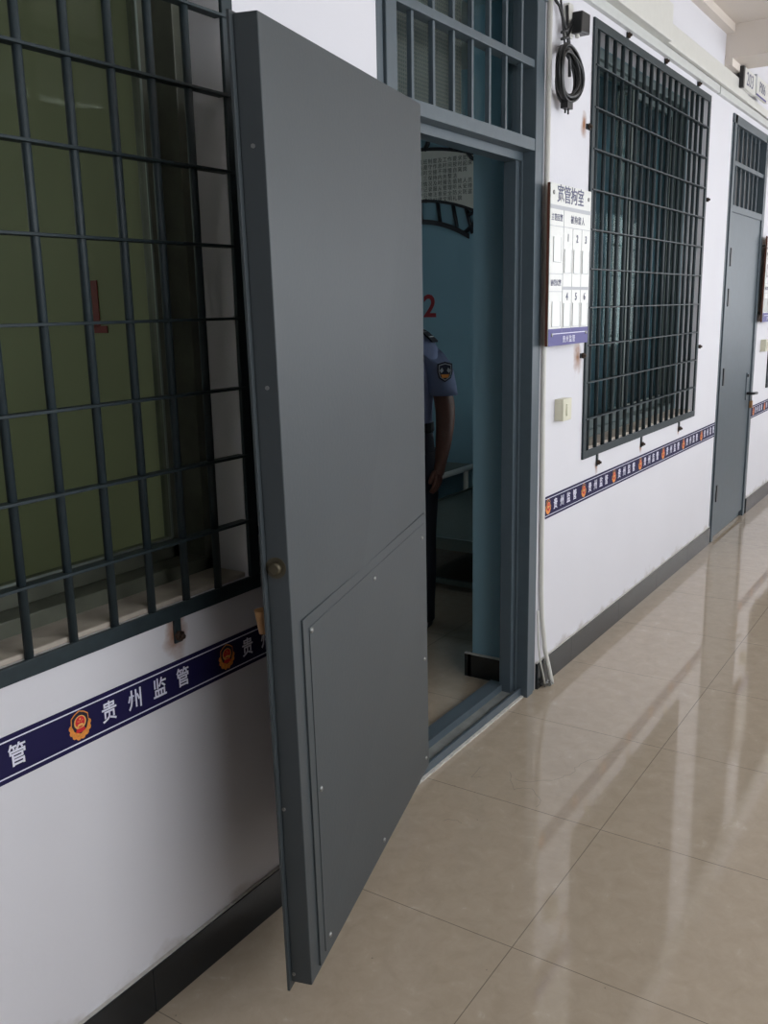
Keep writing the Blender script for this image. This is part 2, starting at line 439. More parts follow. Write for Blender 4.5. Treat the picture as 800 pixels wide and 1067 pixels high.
# ------------------------------------------------------------------ hinged leaf standing open
def leaf_open():
    BL = Vector((1.3179, -0.3621, 0.15)); BR = Vector((2.2773, -0.0863, 0.15))
    TL = Vector((1.3037, -0.3432, 2.0386)); TR = Vector((2.2729, -0.0808, 2.0773))
    n = Vector((0.2763, -0.9611, 0)); W = (BR-BL).length; H = 1.905
    def P(s, z, d=0.0):
        """s metres from the free edge, z above the floor, d metres behind the face"""
        a = s/W; t = (z-0.15)/H
        p = (BL*(1-a)+BR*a)*(1-t)+(TL*(1-a)+TR*a)*t
        return p-n*d
    root = empty('steel_door', (2.27, -0.035, 0.15), 'slate grey steel door leaf swung wide open over the corridor, screwed panel at its foot', 'door')
    def slab(bm, s0, s1, z0, z1, d0, d1):
        vs = [bm.verts.new(P(s, z, d)) for d in (d0, d1) for (s, z) in ((s0, z0), (s1, z0), (s1, z1), (s0, z1))]
        for f in ((0, 1, 2, 3), (4, 5, 6, 7), (0, 1, 5, 4), (1, 2, 6, 5), (2, 3, 7, 6), (3, 0, 4, 7)): bm.faces.new([vs[i] for i in f])
        return bm
    HT = 0.15+H
    obj('door_body', slab(bmesh.new(), 0, W, 0.15, HT, 0.0, 0.046), MLEAF, root, bevel=0.002)
    obj('outer_skin', slab(bmesh.new(), -0.012, W, 0.135, HT+0.004, 0.046, 0.052), MLEAF, root, bevel=0.001)
    # seam strip along the free edge and the access panel
    obj('access_panel', slab(bmesh.new(), 0.044, 0.966, 0.165, 0.955, -0.0045, 0.001), MLEAF, root, bevel=0.0008)
    pp = obj('cover_plate', slab(bmesh.new(), 0.072, 0.950, 0.180, 0.930, -0.0062, -0.0042), MLEAF, root, bevel=0.0008)
    for s, z in ((0.080, 0.922), (0.488, 0.905), (0.923, 0.893), (0.935, 0.523), (0.088, 0.564), (0.503, 0.190), (0.099, 0.203), (0.937, 0.205)):
        bm = bmesh.new()
        tube(bm, [P(s, z, -0.004), P(s, z, -0.0085), P(s, z, -0.0105)], [0.0068, 0.0062, 0.003], 10)
        obj('screw', bm, MBOLT, root)['label'] = 'small bright screw head'
    # latch in the free edge
    u = (BL-BR).normalized()
    c = P(0, 1.075, 0.026)
    bm = bmesh.new(); tube(bm, [c-u*0.004, c+u*0.0015], 0.021, 18)
    lock = obj('latch', bm, MBRASS, root); lock['label'] = 'dull brass latch bolt in the edge'
    bm = bmesh.new(); tube(bm, [c-u*0.002, c+u*0.010, c+u*0.012], [0.0125, 0.0125, 0.009], 16); obj('latch_bolt', bm, MBRASS, lock)
    for z in (0.17, 0.56, 1.42, 1.84):
        c2 = P(0, z, 0.022 if z > 1 else 0.040); bm = bmesh.new(); tube(bm, [c2, c2+u*0.002], 0.004, 8); obj('rivet', bm, MBOLT, root)
    # tan wooden handle on the hidden outer face, its end just peeping out
    c3 = P(0.016, 0.965, 0.052)
    bm = bmesh.new(); tube(bm, [c3, c3-n*0.022], 0.008, 10)
    tube(bm, [c3-n*0.016+Vector((0, 0, 0.016)), c3-n*0.016-Vector((0, 0, 0.032))], [0.017, 0.009], 10)
    obj('handle', bm, MTAN, root)['label'] = 'tan wooden handle end'
    # hinges
    for z in (0.40, 1.12, 1.85):
        q = P(W, z, 0.052)
        bm = bmesh.new(); tube(bm, [(q.x+0.006, q.y-0.004, z-0.05), (q.x+0.006, q.y-0.004, z+0.05)], 0.008, 12)
        obj('hinge', bm, MSTEEL, root)
    return root
leaf_open()

def leaf_closed(x0, x1):
    root = empty('steel_door', ((x0+x1)/2, 0.03, 0.04), 'closed blue-grey steel door far down the corridor with a padlock by its right edge', 'door')
    obj('door_body', box(x0, x1, 0.012, 0.055, 0.045, 2.09), MSTEEL, root, bevel=0.002)
    for z in (1.81, 1.565, 1.07, 0.31):
        bm = bmesh.new(); B(bm, x0+0.035, x0+0.060, 0.002, 0.012, z-0.055, z+0.055); obj('hinge', bm, MBLACK, root, bevel=0.001)
    obj('handle', tube(bmesh.new(), [(x1-0.11, 0.012, 0.905), (x1-0.11, -0.035, 0.905), (x1-0.03, -0.045, 0.902)], 0.010, 10), MBLACK, root)
    lp = obj('lock_plate', box(x1-0.135, x1-0.085, 0.006, 0.012, 0.86, 1.05), MSTEEL, root, bevel=0.001)
    obj('keyhole_cover', box(x1-0.125, x1-0.095, -0.001, 0.006, 1.02, 1.04), MBLACK, lp)
    pl = obj('padlock', box(x1-0.085, x1-0.055, -0.028, -0.008, 0.80, 0.85), MTAN, root, bevel=0.003)
    pl['label'] = 'small brass-coloured padlock'
    obj('shackle', tube(bmesh.new(), [(x1-0.08, -0.018, 0.85), (x1-0.08, -0.018, 0.875), (x1-0.07, -0.018, 0.888), (x1-0.06, -0.018, 0.875), (x1-0.06, -0.018, 0.85)], 0.0025, 8), MBOLT, pl)
    return root
leaf_closed(6.115, 6.98)
# the dark screen behind the far door's vent bars
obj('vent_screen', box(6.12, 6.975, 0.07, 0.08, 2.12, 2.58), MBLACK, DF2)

# ------------------------------------------------------------------ windows and grilles
def window(x0, x1, n, glass, fm, st=0.045):
    root = struct(empty('window_%d' % n, ((x0+x1)/2, 0.18, 0.925)))
    z0, z1 = 0.922, 2.615
    bm = bmesh.new(); B(bm, x0, x1, 0.02, 0.15, z0, z0+0.012); obj('window_sill', bm, MSILL, root, bevel=0.003)
    bm = bmesh.new()
    for (a, b_, c, d) in ((x0, x1, z0+0.0, z0+0.045), (x0, x1, z1-0.04, z1), (x0, x0+0.03, z0, z1), (x1-0.03, x1, z0, z1)):
        B(bm, a, b_, 0.118, 0.215, c, d)
    obj('window_frame', bm, fm, root, bevel=0.002)
    xm = (x0+x1)/2
    zt = z1-0.04; ztr = zt
    for k, (a, b_, y) in enumerate(((x0+.03, xm+.03, 0.135), (xm-.03, x1-.03, 0.180))):
        bm = bmesh.new()
        B(bm, a, a+st, y, y+.028, z0+.045, ztr); B(bm, b_-st, b_, y, y+.028, z0+.045, ztr)
        B(bm, a, b_, y, y+.028, z0+.045, z0+.095); B(bm, a, b_, y, y+.028, ztr-.04, ztr)
        s = obj('sash', bm, fm, root, bevel=0.002)
        obj('pane', box(a+st, b_-st, y+.012, y+.016, z0+.095, ztr-.04), glass, s)
        bm = bmesh.new(); B(bm, b_-.0475, b_-.042, y-.002, y+.001, z0+.095, ztr-.04); B(bm, a+.045, b_-.045, y-.002, y+.001, z0+.092, z0+.097)
        obj('glazing_bead', bm, MALU, s)
    return root
window(-0.10, 1.600, 1, MGLG, MDARKALU)
window(3.779, 5.473, 2, MGLT, MTEALALU, 0.03)
window(7.552, 9.246, 3, MGLT, MTEALALU, 0.03)

def grille(x0, x1, bar0, step, nb, label, tabs, group=None):
    root = empty('window_grille', ((x0+x1)/2, -0.02, 0.905), label, 'window grille', group)
    z0, z1 = 0.8905, 2.636; y0, y1 = 0.002, 0.0115
    bm = bmesh.new(); f = 0.034
    B(bm, x0, x1, y0, y1, z0, z0+f); B(bm, x0, x1, y0, y1, z1-f, z1); B(bm, x0, x0+f, y0, y1, z0+f, z1-f); B(bm, x1-f, x1, y0, y1, z0+f, z1-f)
    obj('frame', bm, MGRILLE, root, bevel=0.002)
    for k in range(nb):
        x = bar0+step*k
        obj('vertical_bar', tube(bmesh.new(), [(x, 0.013, z0+0.031), (x, 0.013, z1-0.031)], 0.0088, 12), MGRILLE, root)
    for k in range(10):
        z = 1.0613+0.1563*k
        obj('cross_bar', box(x0+0.02, x1-0.02, -0.002, 0.024, z-0.003, z+0.003), MGRILLE, root, bevel=0.001)
    for (side, v) in tabs:
        bm = bmesh.new()
        if side == 'b': B(bm, v-0.010, v+0.010, 0.006, 0.0115, z0-0.055, z0+0.02); c = Vector((v, 0, z0-0.038))
        if side == 't': B(bm, v-0.010, v+0.010, 0.006, 0.0115, z1-0.02, z1+0.028); c = Vector((v, 0, z1+0.016))
        if side == 'l': B(bm, x0-0.045, x0+0.02, 0.006, 0.0115, v-0.010, v+0.010); c = Vector((x0-0.030, 0, v))
        if side == 'r': B(bm, x1-0.02, x1+0.045, 0.006, 0.0115, v-0.010, v+0.010); c = Vector((x1+0.030, 0, v))
        t = obj('fixing_tab', bm, MGRILLE, root, bevel=0.001)
        bm = bmesh.new(); tube(bm, [c+Vector((0, .006, 0)), c+Vector((0, -.003, 0))], 0.012, 6)
        tube(bm, [c+Vector((0, -.002, 0)), c+Vector((0, -.011, 0))], 0.006, 8)
        obj('bolt', bm, MRUST, t)
    return root
T = [('b', .22), ('b', .85), ('b', 1.48), ('t', .42), ('t', .95), ('t', 1.50), ('l', 1.335), ('l', 2.23), ('r', 1.29), ('r', 2.10)]
grille(-0.125, 1.634, 1.4976-0.1016*15, 0.1016, 16, 'nearest dark grey window grille of round bars, cut by the left edge of the picture',
       [('b', 1.358), ('b', .5), ('b', -.0), ('t', .3), ('t', 1.2), ('r', 1.43), ('r', 1.03), ('l', 1.3)])
g2 = grille(3.745, 5.507, 3.813, 0.0971, 17, 'dark grey window grille beside the notice board, complete in view on the white wall',
       [('b', 3.935), ('b', 4.555), ('b', 5.215), ('t', 4.14), ('t', 4.675), ('t', 5.25), ('l', 1.335), ('l', 2.23), ('r', 1.29), ('r', 2.10)])
dup(g2, None, (3.775, 0, 0), 'sliver of window grille at the right picture edge beyond the far door')

# ------------------------------------------------------------------ printed borders on the wall
def emblem(x, z, parent, s=1.0):
    bm = bmesh.new(); y = WY-0.0020
    def P(pts, y0, mi): prism(bm, [(x+a*s, z+b*s) for a, b in pts], y0, y0+0.0006, mi)
    # wheat-ear wings with jagged outer edge
    R = []
    for k in range(25):
        a = math.radians(-200+k*220/24) ; r = 0.0305*(1.0 if k % 3 else 0.90)
        R.append((math.cos(a)*r*0.95, math.sin(a)*r-0.003))
    for k in range(24, -1, -1):
        a = math.radians(-200+k*220/24); R.append((math.cos(a)*0.020, math.sin(a)*0.018+0.001))
    P(R, y, 0)
    # shield outline and field
    sh = [(0, .032), (.012, .027), (.021, .020), (.022, .004), (.016, -.011), (0, -.020), (-.016, -.011), (-.022, .004), (-.021, .020), (-.012, .027)]
    P([(a*1.05, b*1.05) for a, b in sh], y-.0003, 0)
    P([(a*0.97, b*0.97) for a, b in sh], y-.0006, 1)
    P([(math.cos(t*math.pi/12)*.0155, math.sin(t*math.pi/12)*.0155+.007) for t in range(24)], y-.0009, 3)
    P([(math.cos(t*math.pi/12)*.0125, math.sin(t*math.pi/12)*.0125+.008) for t in range(24)], y-.0012, 2)
    P([(-.010, -.006), (.010, -.006), (.0125, -.014), (0, -.0165), (-.0125, -.014)], y-.0012, 2)
    P([(-.008, -.003), (-.008, .001), (-.004, .004), (.004, .004), (.008, .001), (.008, -.003), (.004, -.001), (-.004, -.001)], y-.0015, 3)
    def star(cx, cz, r):
        P([(cx+math.sin(t*math.pi/5)*(r if t % 2 == 0 else r*.42), cz+math.cos(t*math.pi/5)*(r if t % 2 == 0 else r*.42)) for t in range(10)], y-.0015, 3)
    star(0, .0145, .0030); star(-.006, .0105, .0014); star(-.0025, .009, .0014); star(.0025, .009, .0014); star(.006, .0105, .0014)
    return obj('emblem', bm, [MGOLD, MNAVYD, MRED, MGOLD2], parent)

def border(x0, x1, ems, pitch, label):
    root = empty('wall_border', ((x0+x1)/2, WY, 0.704), label, 'wall border')
    z0, z1 = 0.7035, 0.7945
    obj('band', box(x0, x1, WY-0.0012, WY, z0, z1), MBAND, root)
    bm = bmesh.new()
    for z in (z0+0.0105, z1-0.0105): B(bm, x0, x1, WY-0.0016, WY-0.0010, z-0.0013, z+0.0013)
    obj('white_lines', bm, MWHITE, root)
    for k, e in enumerate(ems):
        if x0 < e < x1: emblem(e, 0.7505, root, 0.93)
        for j, ch in enumerate('贵州监管'):
            cx = e+0.074+0.0695*j
            if x0+0.02 < cx < x1-0.02:
                text('lettering', ch, 0.047, (cx, WY-0.0016, 0.748), MWHITE, root, bold=0.012, sx=0.86)
    return root
border(-1.6, 2.20, [1.084+0.425*k for k in range(-6, 3)], 0.425, 'navy printed wall border with white lettering under the nearest window')
border(3.372, 6.03, [3.400+0.3862*k for k in range(7)], 0.375, 'navy printed wall border between the open doorway and the far door')
border(7.065, 9.6, [7.15+0.3862*k for k in range(6)], 0.375, 'short stretch of navy printed wall border right of the far door')

# ------------------------------------------------------------------ notice boards
def board(x0, label):
    x1 = x0+0.398; z0, z1 = 1.393, 1.976; yf = -0.036
    root = empty('notice_board', ((x0+x1)/2, WY, z0), label, 'notice board')
    obj('backing', box(x0, x1, yf+0.003, yf+0.013, z0, z1), MBOARDE, root)['label'] = 'reddish brown board edge'
    obj('face', box(x0, x1, yf, yf+0.003, z0, z1), MBOARD, root, bevel=0.0005)
    for a in (.2, .8):
        for c in (z0+.06, z1-.06): obj('spacer', tube(bmesh.new(), [(x0+(x1-x0)*a, yf+.013, c), (x0+(x1-x0)*a, WY, c)], .008, 8), MBOLT, root)
    W = x1-x0; H = z1-z0
    def X(a): return x0+a*W
    def Z(a): return z1-a*H
    y = yf-0.0008
    bm = bmesh.new()
    def R(a0, a1, b0, b1): B(bm, X(a0), X(a1), y, yf, Z(b1), Z(b0))
    R(0, 1, .128, .152); R(.31, 1, .625, .645)
    for b in (.252,): R(0, 1, b, b+.004)
    for b in (.545, .655): R(0, .31, b, b+.004)
    R(.315, .321, .15, .92); R(.545, .548, .255, .92); R(.775, .778, .255, .92)
    obj('ruled_lines', bm, MGREYP, root)
    def pocket(a0, a1, b0, b1):
        bm = bmesh.new(); B(bm, X(a0), X(a1), y-0.001, y, Z(b1), Z(b0))
        p = obj('card_pocket', bm, MPOCK, root)
        bm = bmesh.new()
        B(bm, X(a0), X(a0)+.002, y-0.0016, y-.001, Z(b1), Z(b0)); B(bm, X(a1)-.002, X(a1), y-0.0016, y-.001, Z(b1), Z(b0)); B(bm, X(a0), X(a1), y-0.0016, y-.001, Z(b1), Z(b1)+.002)
        obj('pocket_edge', bm, MGREYP, p)
    for a in (.345, .575, .80): pocket(a, a+.17, .39, .54); pocket(a, a+.17, .73, .885)
    pocket(.08, .26, .32, .475); pocket(.07, .27, .72, .88)
    o = obj('footer_band', box(x0, x1, y, yf, z0, z0+0.055*1.15), MPURPLE, root)
    obj('footer_line', box(x0+.035, x1-.02, y-.0006, y, z0+.043, z0+.046), MWHITE, o)
    text('footer_lettering', '贵州监管', 0.028, ((x0+x1)/2, y-.0006, z0+.020), MWHITE, o, spacing=1.35)
    text('title', '宽管拘室', 0.066, ((x0+x1)/2-.01, y-.0003, Z(.064)), MTEXT, root, bold=0.006)
    text('lettering', '主管民警', 0.027, (X(.155), y-.0003, Z(.205)), MTEXT, root)
    text('lettering', '被拘留人', 0.032, (X(.66), y-.0003, Z(.205)), MTEXT, root, spacing=1.25)
    text('lettering', '协管民警', 0.025, (X(.155), y-.0003, Z(.605)), MTEXT, root)
    for k, a in enumerate((.43, .66, .885)):
        text('number', str(k+1), 0.040, (X(a), y-.0003, Z(.32)), MTEXT, root, bold=.01)
        text('number', str(k+4), 0.040, (X(a), y-.0003, Z(.69)), MTEXT, root, bold=.01)
    for a, b_ in ((.07, .055), (.93, .055), (.08, .93), (.95, .93)):
        bm = bmesh.new(); tube(bm, [(X(a), yf, Z(b_)), (X(a), yf-.003, Z(b_)), (X(a), yf-.004, Z(b_))], [.008, .007, .003], 12); obj('screw', bm, MBOLT, root)
    return root
b1 = board(3.257, 'white notice board with a numbered chart and purple foot between doorway and grille')
dup(b1, None, (3.755, 0, 0), 'notice board at the right picture edge, right of the far door')

# ------------------------------------------------------------------ light switches
def switch(x0, z0, label):
    root = empty('light_switch', (x0+.043, WY, z0), label, 'light switch')
    obj('box', box(x0, x0+.086, -0.020, WY, z0, z0+.086), MCREAM, root, bevel=.003)
    obj('plate', box(x0-.001, x0+.087, -0.026, -0.020, z0-.001, z0+.087), MCREAM, root, bevel=.003)
    bm = bmesh.new(); prism(bm, [(x0+.028, z0+.018), (x0+.058, z0+.018), (x0+.058, z0+.068), (x0+.028, z0+.068)], -.031, -.026); obj('rocker', bm, MCREAM, root, bevel=.002)
    return root
s1 = switch(3.445, 1.092, 'cream light switch on the white wall under the notice board')
dup(s1, None, (3.80, 0, 0.085), 'cream light switch at the right picture edge beyond the far door')

# ------------------------------------------------------------------ cable trunking above
def trunk(name, x0, x1, y0, z0, z1, mm, label):
    return tag(obj(name, box(x0, x1, y0, WY-.0005, z0, z1), mm, bevel=.003), label, 'trunking')
trunk('cable_trunking', 0.2, 4.575, -0.050, 2.708, 2.865, MPVC, 'deep white trunking box high on the wall above the first grille and notice board')
trunk('cable_trunking', 4.575, 6.20, -0.028, 2.712, 2.805, MPVC, 'middle white trunking box continuing up to the room number sign')
trunk('cable_trunking', 6.20, 12, -0.018, 2.716, 2.76, MPVC, 'farthest thin white trunking above the far door')
bm = bmesh.new(); B(bm, 0.2, 5.62, -0.010, WY, 2.668, 2.708); B(bm, 5.64, 12, -0.010, WY, 2.668, 2.708)
tag(obj('cable_conduit', bm, MTRUNKG, bevel=.002), 'flat grey-white cable duct running just below the white trunking boxes', 'duct')

# vertical pipe right of the door frame
bm = bmesh.new()
tube(bm, [(3.308, 0.002, 2.668), (3.310, 0.002, 1.2), (3.322, 0.0, .42), (3.332, -.001, .30), (3.352, -.008, .16), (3.385, -.022, .03), (3.392, -.025, 0.0)], 0.0095, 12)
tag(obj('conduit_pipe', bm, MPVC), 'thin white conduit pipe beside the blue door frame, bent out at the floor', 'pipe')
bm = bmesh.new()
tube(bm, [(3.303, .004, .34), (3.306, .002, .20), (3.316, -.004, .12), (3.330, -.02, .02)], 0.004, 8)
tag(obj('cable', bm, MPVC), 'short loose white cable behind the bent conduit pipe near the floor', 'cable')
# crumpled scrap at its foot
bm = bmesh.new(); random.seed(3)
for k in range(7):
    c = Vector((3.345+random.uniform(-.025, .03), -.022+random.uniform(-.015, .015), .012)); r = random.uniform(.006, .013)
    mm = bmesh.ops.create_icosphere(bm, subdivisions=1, radius=r, matrix=Matrix.Translation(c))
    for v in mm['verts']: v.co += Vector((random.uniform(-.4, .4), random.uniform(-.4, .4), random.uniform(-.3, .9)))*r; v.co.z = max(v.co.z, .0005)
tag(obj('foil_scrap', bm, MBOLT), 'crumpled silver scrap on the floor at the foot of the conduit pipe', 'scrap')

# coiled cable + little black box
root = empty('coiled_cable', (3.41, -0.015, 2.25), 'coil of black cable hanging on the white wall above the notice board', 'cable')
random.seed(5)
bm = bmesh.new()
for k in range(13):
    rx = 0.098+random.uniform(-.018, .014); rz = 0.086+random.uniform(-.014, .012); yy = -0.028+random.uniform(-.016, .016); ph = random.uniform(0, .8)
    cx = 3.408+random.uniform(-.008, .008); cz = 2.362+random.uniform(-.006, .006)
    tube(bm, [(cx+rx*math.cos(t*math.pi/14+ph), yy+.006*math.sin(2*t*math.pi/14), cz+rz*math.sin(t*math.pi/14+ph)) for t in range(28)], 0.0048, 8, closed=True)
obj('coil', bm, MBLACK, root)
bm = bmesh.new()
tube(bm, [(3.375, 0, 2.668), (3.392, -.006, 2.58), (3.400, -.012, 2.50), (3.404, -.02, 2.44)], .0042, 8)
tube(bm, [(3.345, 0, 2.60), (3.372, -.006, 2.585), (3.41, -.012, 2.53), (3.43, -.016, 2.50), (3.432, -.02, 2.42)], .0052, 8)
tube(bm, [(3.434, -.008, 2.60), (3.432, -.014, 2.52), (3.440, -.02, 2.45), (3.440, -.022, 2.36)], .0062, 8)
tube(bm, [(3.385, -.01, 2.50), (3.42, -.018, 2.515), (3.465, -.02, 2.56)], .005, 8)
tube(bm, [(3.385, -.01, 2.478), (3.42, -.02, 2.49), (3.455, -.02, 2.535)], .005, 8)
obj('cable_tail', bm, MBLACK, root)
bm = bmesh.new(); B(bm, 3.385, 3.435, -.04, -.012, 2.245, 2.268); B(bm, 3.392, 3.396, -.03, -.024, 2.228, 2.245); B(bm, 3.420, 3.424, -.03, -.024, 2.228, 2.245)
obj('plug', bm, MBLACK, root)
root = empty('power_adapter', (3.50, -0.01, 2.52), 'small black adapter plugged into a white wall socket beside the cable coil', 'adapter')
bm = bmesh.new(); prism(bm, [(3.468, 2.512), (3.555, 2.520), (3.556, 2.590), (3.476, 2.588)], -.052, -.012); obj('housing', bm, MBLACK, root, bevel=.004)
bm = bmesh.new(); B(bm, 3.452, 3.49, -.012, WY, 2.50, 2.615); tube(bm, [(3.485, -.03, 2.512), (3.485, -.03, 2.500)], .009, 10); obj('socket', bm, MPVC, root, bevel=.003)

# room sign
root = empty('room_sign', (6.35, -0.02, 2.77), 'room number sign reading 203 high above the far door', 'sign')
obj('sign_box', box(5.995, 6.29, -.050, -.031, 2.756, 2.866), MBOARD, root)
obj('end_cap', box(5.962, 5.995, -.052, -.029, 2.752, 2.868), MBLACK, root)
text('number', '203', .105, (6.14, -.0505, 2.812), MTEXT, root, sx=1.15)
o = obj('side_plate', box(6.32, 6.64, -.050, -.031, 2.768, 2.878), MBOARD, root)
obj('blue_line', box(6.32, 6.60, -.0515, -.050, 2.768, 2.778), MPURPLE, o)
text('plate_lettering', 'P006', .085, (6.48, -.0505, 2.825), MTEXT, o)
bm = bmesh.new(); B(bm, 6.295, 6.315, -.052, WY, 2.815, 2.882); obj('bracket', bm, MGREYP, root)

# ------------------------------------------------------------------ floor cracks
def crack(pts, wd=.0007):
    rough = [pts[0]]
    for p, q in zip(pts, pts[1:]):
        for t in (.25, .5, .75, 1): rough.append((p[0]+(q[0]-p[0])*t+random.uniform(-.006, .006), p[1]+(q[1]-p[1])*t+random.uniform(-.006, .006)))
    pts = rough
    bm = bmesh.new()
    for i in range(len(pts)-1):
        a = Vector((*pts[i], .0006)); b_ = Vector((*pts[i+1], .0006)); d = (b_-a).normalized(); nn = Vector((-d.y, d.x, 0))*wd
        vs = [bm.verts.new(p) for p in (a-nn, b_-nn, b_+nn, a+nn)]; bm.faces.new(vs)
        vs2 = [bm.verts.new(Vector((p.co.x, p.co.y, .0001))) for p in vs]; bm.faces.new(vs2[::-1])
    return struct(obj('trim_9', bm, MCRACK))
crack([(2.98, -.47), (2.86, -.42), (2.80, -.38), (2.72, -.385), (2.66, -.36), (2.60, -.30), (2.58, -.24)])
crack([(2.62, -.20), (2.52, -.26), (2.56, -.31), (2.50, -.37), (2.46, -.375)])
crack([(2.60, -.10), (2.52, -.11), (2.54, -.14)])
crack([(2.24, -.16), (2.26, -.19), (2.25, -.215)])

# ------------------------------------------------------------------ inside the cells
# red marks on the walls
ROTX = Matrix.Rotation(-math.pi/2, 4, 'Z') @ Matrix.Rotation(math.pi/2, 4, 'X')   # faces -x, reads towards -y
root = empty('painted_number', (5.75, 1.95, 1.48), 'red painted 2 on the blue wall above the standing person', 'painted number')
text('digit', '12', .215, (5.7485, 1.985, 1.54), MREDP, root, rot=ROTX, bold=.02)
bm = bmesh.new(); B(bm, 1.8075, 1.81, 0.712, 0.738, 1.509, 1.638); B(bm, 1.8075, 1.81, 0.683, 0.738, 1.492, 1.512)
tag(obj('painted_mark', bm, MREDP), 'dark red L-shaped mark on the olive wall seen through the nearest window', 'painted mark')

# cloud-shaped notice on the far wall, dark scalloped lattice around white paper
def px_panel():
    X0 = 5.75
    root = empty('wall_poster', (X0, 1.9, 2.0), 'white lettered poster in a dark cloud-shaped lattice on the cell wall', 'poster')
    cy = 2.02
    def arc(z0, rise, hw, y):      # convex upward
        t = (y-cy)/hw; return z0-rise*t*t
    ys = [cy+0.62-k*0.04 for k in range(28)]
    up = lambda y: arc(2.60, .10, .55, y); lo = lambda y: arc(2.245, .14, .55, y)
    def strip(fa, fb, y0, y1, d, mm, name, n=24, parent=root):
        bm = bmesh.new(); A = []; C = []
        for k in range(n+1):
            y = y0+(y1-y0)*k/n
            A.append([bm.verts.new((X0-d, y, fa(y))), bm.verts.new((X0, y, fa(y)))]); C.append([bm.verts.new((X0-d, y, fb(y))), bm.verts.new((X0, y, fb(y)))])
        for k in range(n):
            bm.faces.new((A[k][0], A[k+1][0], C[k+1][0], C[k][0])); bm.faces.new((A[k][1], A[k+1][1], C[k+1][1], C[k][1]))
            bm.faces.new((A[k][0], A[k+1][0], A[k+1][1], A[k][1])); bm.faces.new((C[k][0], C[k+1][0], C[k+1][1], C[k][1]))
        for q in (0, n): bm.faces.new((A[q][0], C[q][0], C[q][1], A[q][1]))
        return obj(name, bm, mm, parent)
    y0, y1 = cy+.48, cy-.48
    pp = strip(up, lambda y: lo(y), y0, y1, .008, MPAPER, 'paper')
    strip(up, lambda y: up(y)-.022, y0, y1, .016, MLATT, 'lattice_rim')
    strip(lambda y: lo(y)+.02, lo, y0, y1, .016, MLATT, 'lattice_rim')
    strip(lambda y: arc(2.115, .14, .44, y)+.02, lambda y: arc(2.115, .14, .44, y)-.012, cy+.44, cy-.40, .016, MLATT, 'lattice_rim')
    for y, dy in ((2.36, .01), (2.24, 0), (2.12, .01), (2.0, -.012), (1.86, -.02), (1.74, -.03), (1.64, -.05)):
        obj('lattice_web', tube(bmesh.new(), [(X0-.008, y, lo(y)+.005), (X0-.008, y+dy, arc(2.115, .14, .44, y)+.01)], .013, 6), MLATT, root)
    bm = bmesh.new()
    pts = [(1.98, 2.68), (1.86, 2.675), (1.76, 2.62), (1.755, 2.565)]
    tube(bm, [(X0-.008, a, b_) for a, b_ in pts], .014, 6)
    pts = [(1.73, 2.56), (1.68, 2.60), (1.60, 2.50), (1.52, 2.46)]
    tube(bm, [(X0-.008, a, b_) for a, b_ in pts], .014, 6)
    pts = [(1.98, 2.68), (2.10, 2.70), (2.22, 2.65), (2.30, 2.56)]
    tube(bm, [(X0-.008, a, b_) for a, b_ in pts], .014, 6)
    tube(bm, [(X0-.008, 1.92, 2.68), (X0-.008, 1.935, 2.62), (X0-.008, 1.96, 2.58)], .016, 6)
    tube(bm, [(X0-.008, 1.645, 2.03), (X0-.008, 1.58, 2.08), (X0-.008, 1.56, 2.16), (X0-.008, 1.62, 2.14)], .014, 6)
    obj('lattice_scallop', bm, MLATT, root)
    random.seed(11)
    lines = ['每日值班制度及工作要求如下', '一严格遵守作息时间按时起床', '二按时交接不得擅自离岗', '三保持内务整洁', '四发现情况及时报告值班人员', '五做好记录服从管理听从安排', '六爱护公物注意安全防火防盗', '七遵守纪律文明礼貌']
    for k, t in enumerate(lines):
        text('lettering', t, .034, (X0-.0086, 1.84, 2.505-k*.036), MLATT, pp, rot=ROTX, spacing=1.25)
    return root
px_panel()

# sleeping platform and bench
root = empty('bed_platform', (5.0, .92, 0), 'low dark sleeping platform with pale rim behind the standing person', 'bed')
obj('bed_board', box(4.31, 5.735, .32, 1.53, .262, .30), MPADDING, root, bevel=.004)
bm = bmesh.new(); B(bm, 4.298, 4.31, .32, 1.545, .235, .302); B(bm, 4.298, 5.735, 1.53, 1.545, .235, .306); obj('rim', bm, MALU, root, bevel=.002)
for x, y in ((4.33, .36), (4.33, 1.50), (5.70, .36), (5.70, 1.50)): obj('leg', box(x-.02, x+.02, y-.02, y+.02, 0, .262), MALU, root)
obj('foot_rail', box(4.315, 4.335, .38, 1.48, .03, .06), MALU, root)
root = empty('bench', (5.4, 1.95, 0), 'bench with white pipe frame against the blue cell wall', 'bench')
obj('seat', box(5.12, 5.735, 1.60, 2.4, .435, .452), MPADDING, root, bevel=.003)
bm = bmesh.new(); tube(bm, [(5.735, 1.575, .437), (5.11, 1.575, .437), (5.09, 1.60, .437), (5.09, 2.40, .437), (5.11, 2.42, .437), (5.735, 2.42, .437)], .02, 10); obj('frame', bm, MPVC, root)
for x, y in ((5.62, 1.575), (5.12, 1.59), (5.12, 2.40), (5.62, 2.42)): obj('leg', tube(bmesh.new(), [(x, y, 0), (x, y, .43)], .018, 10), MPVC, root)

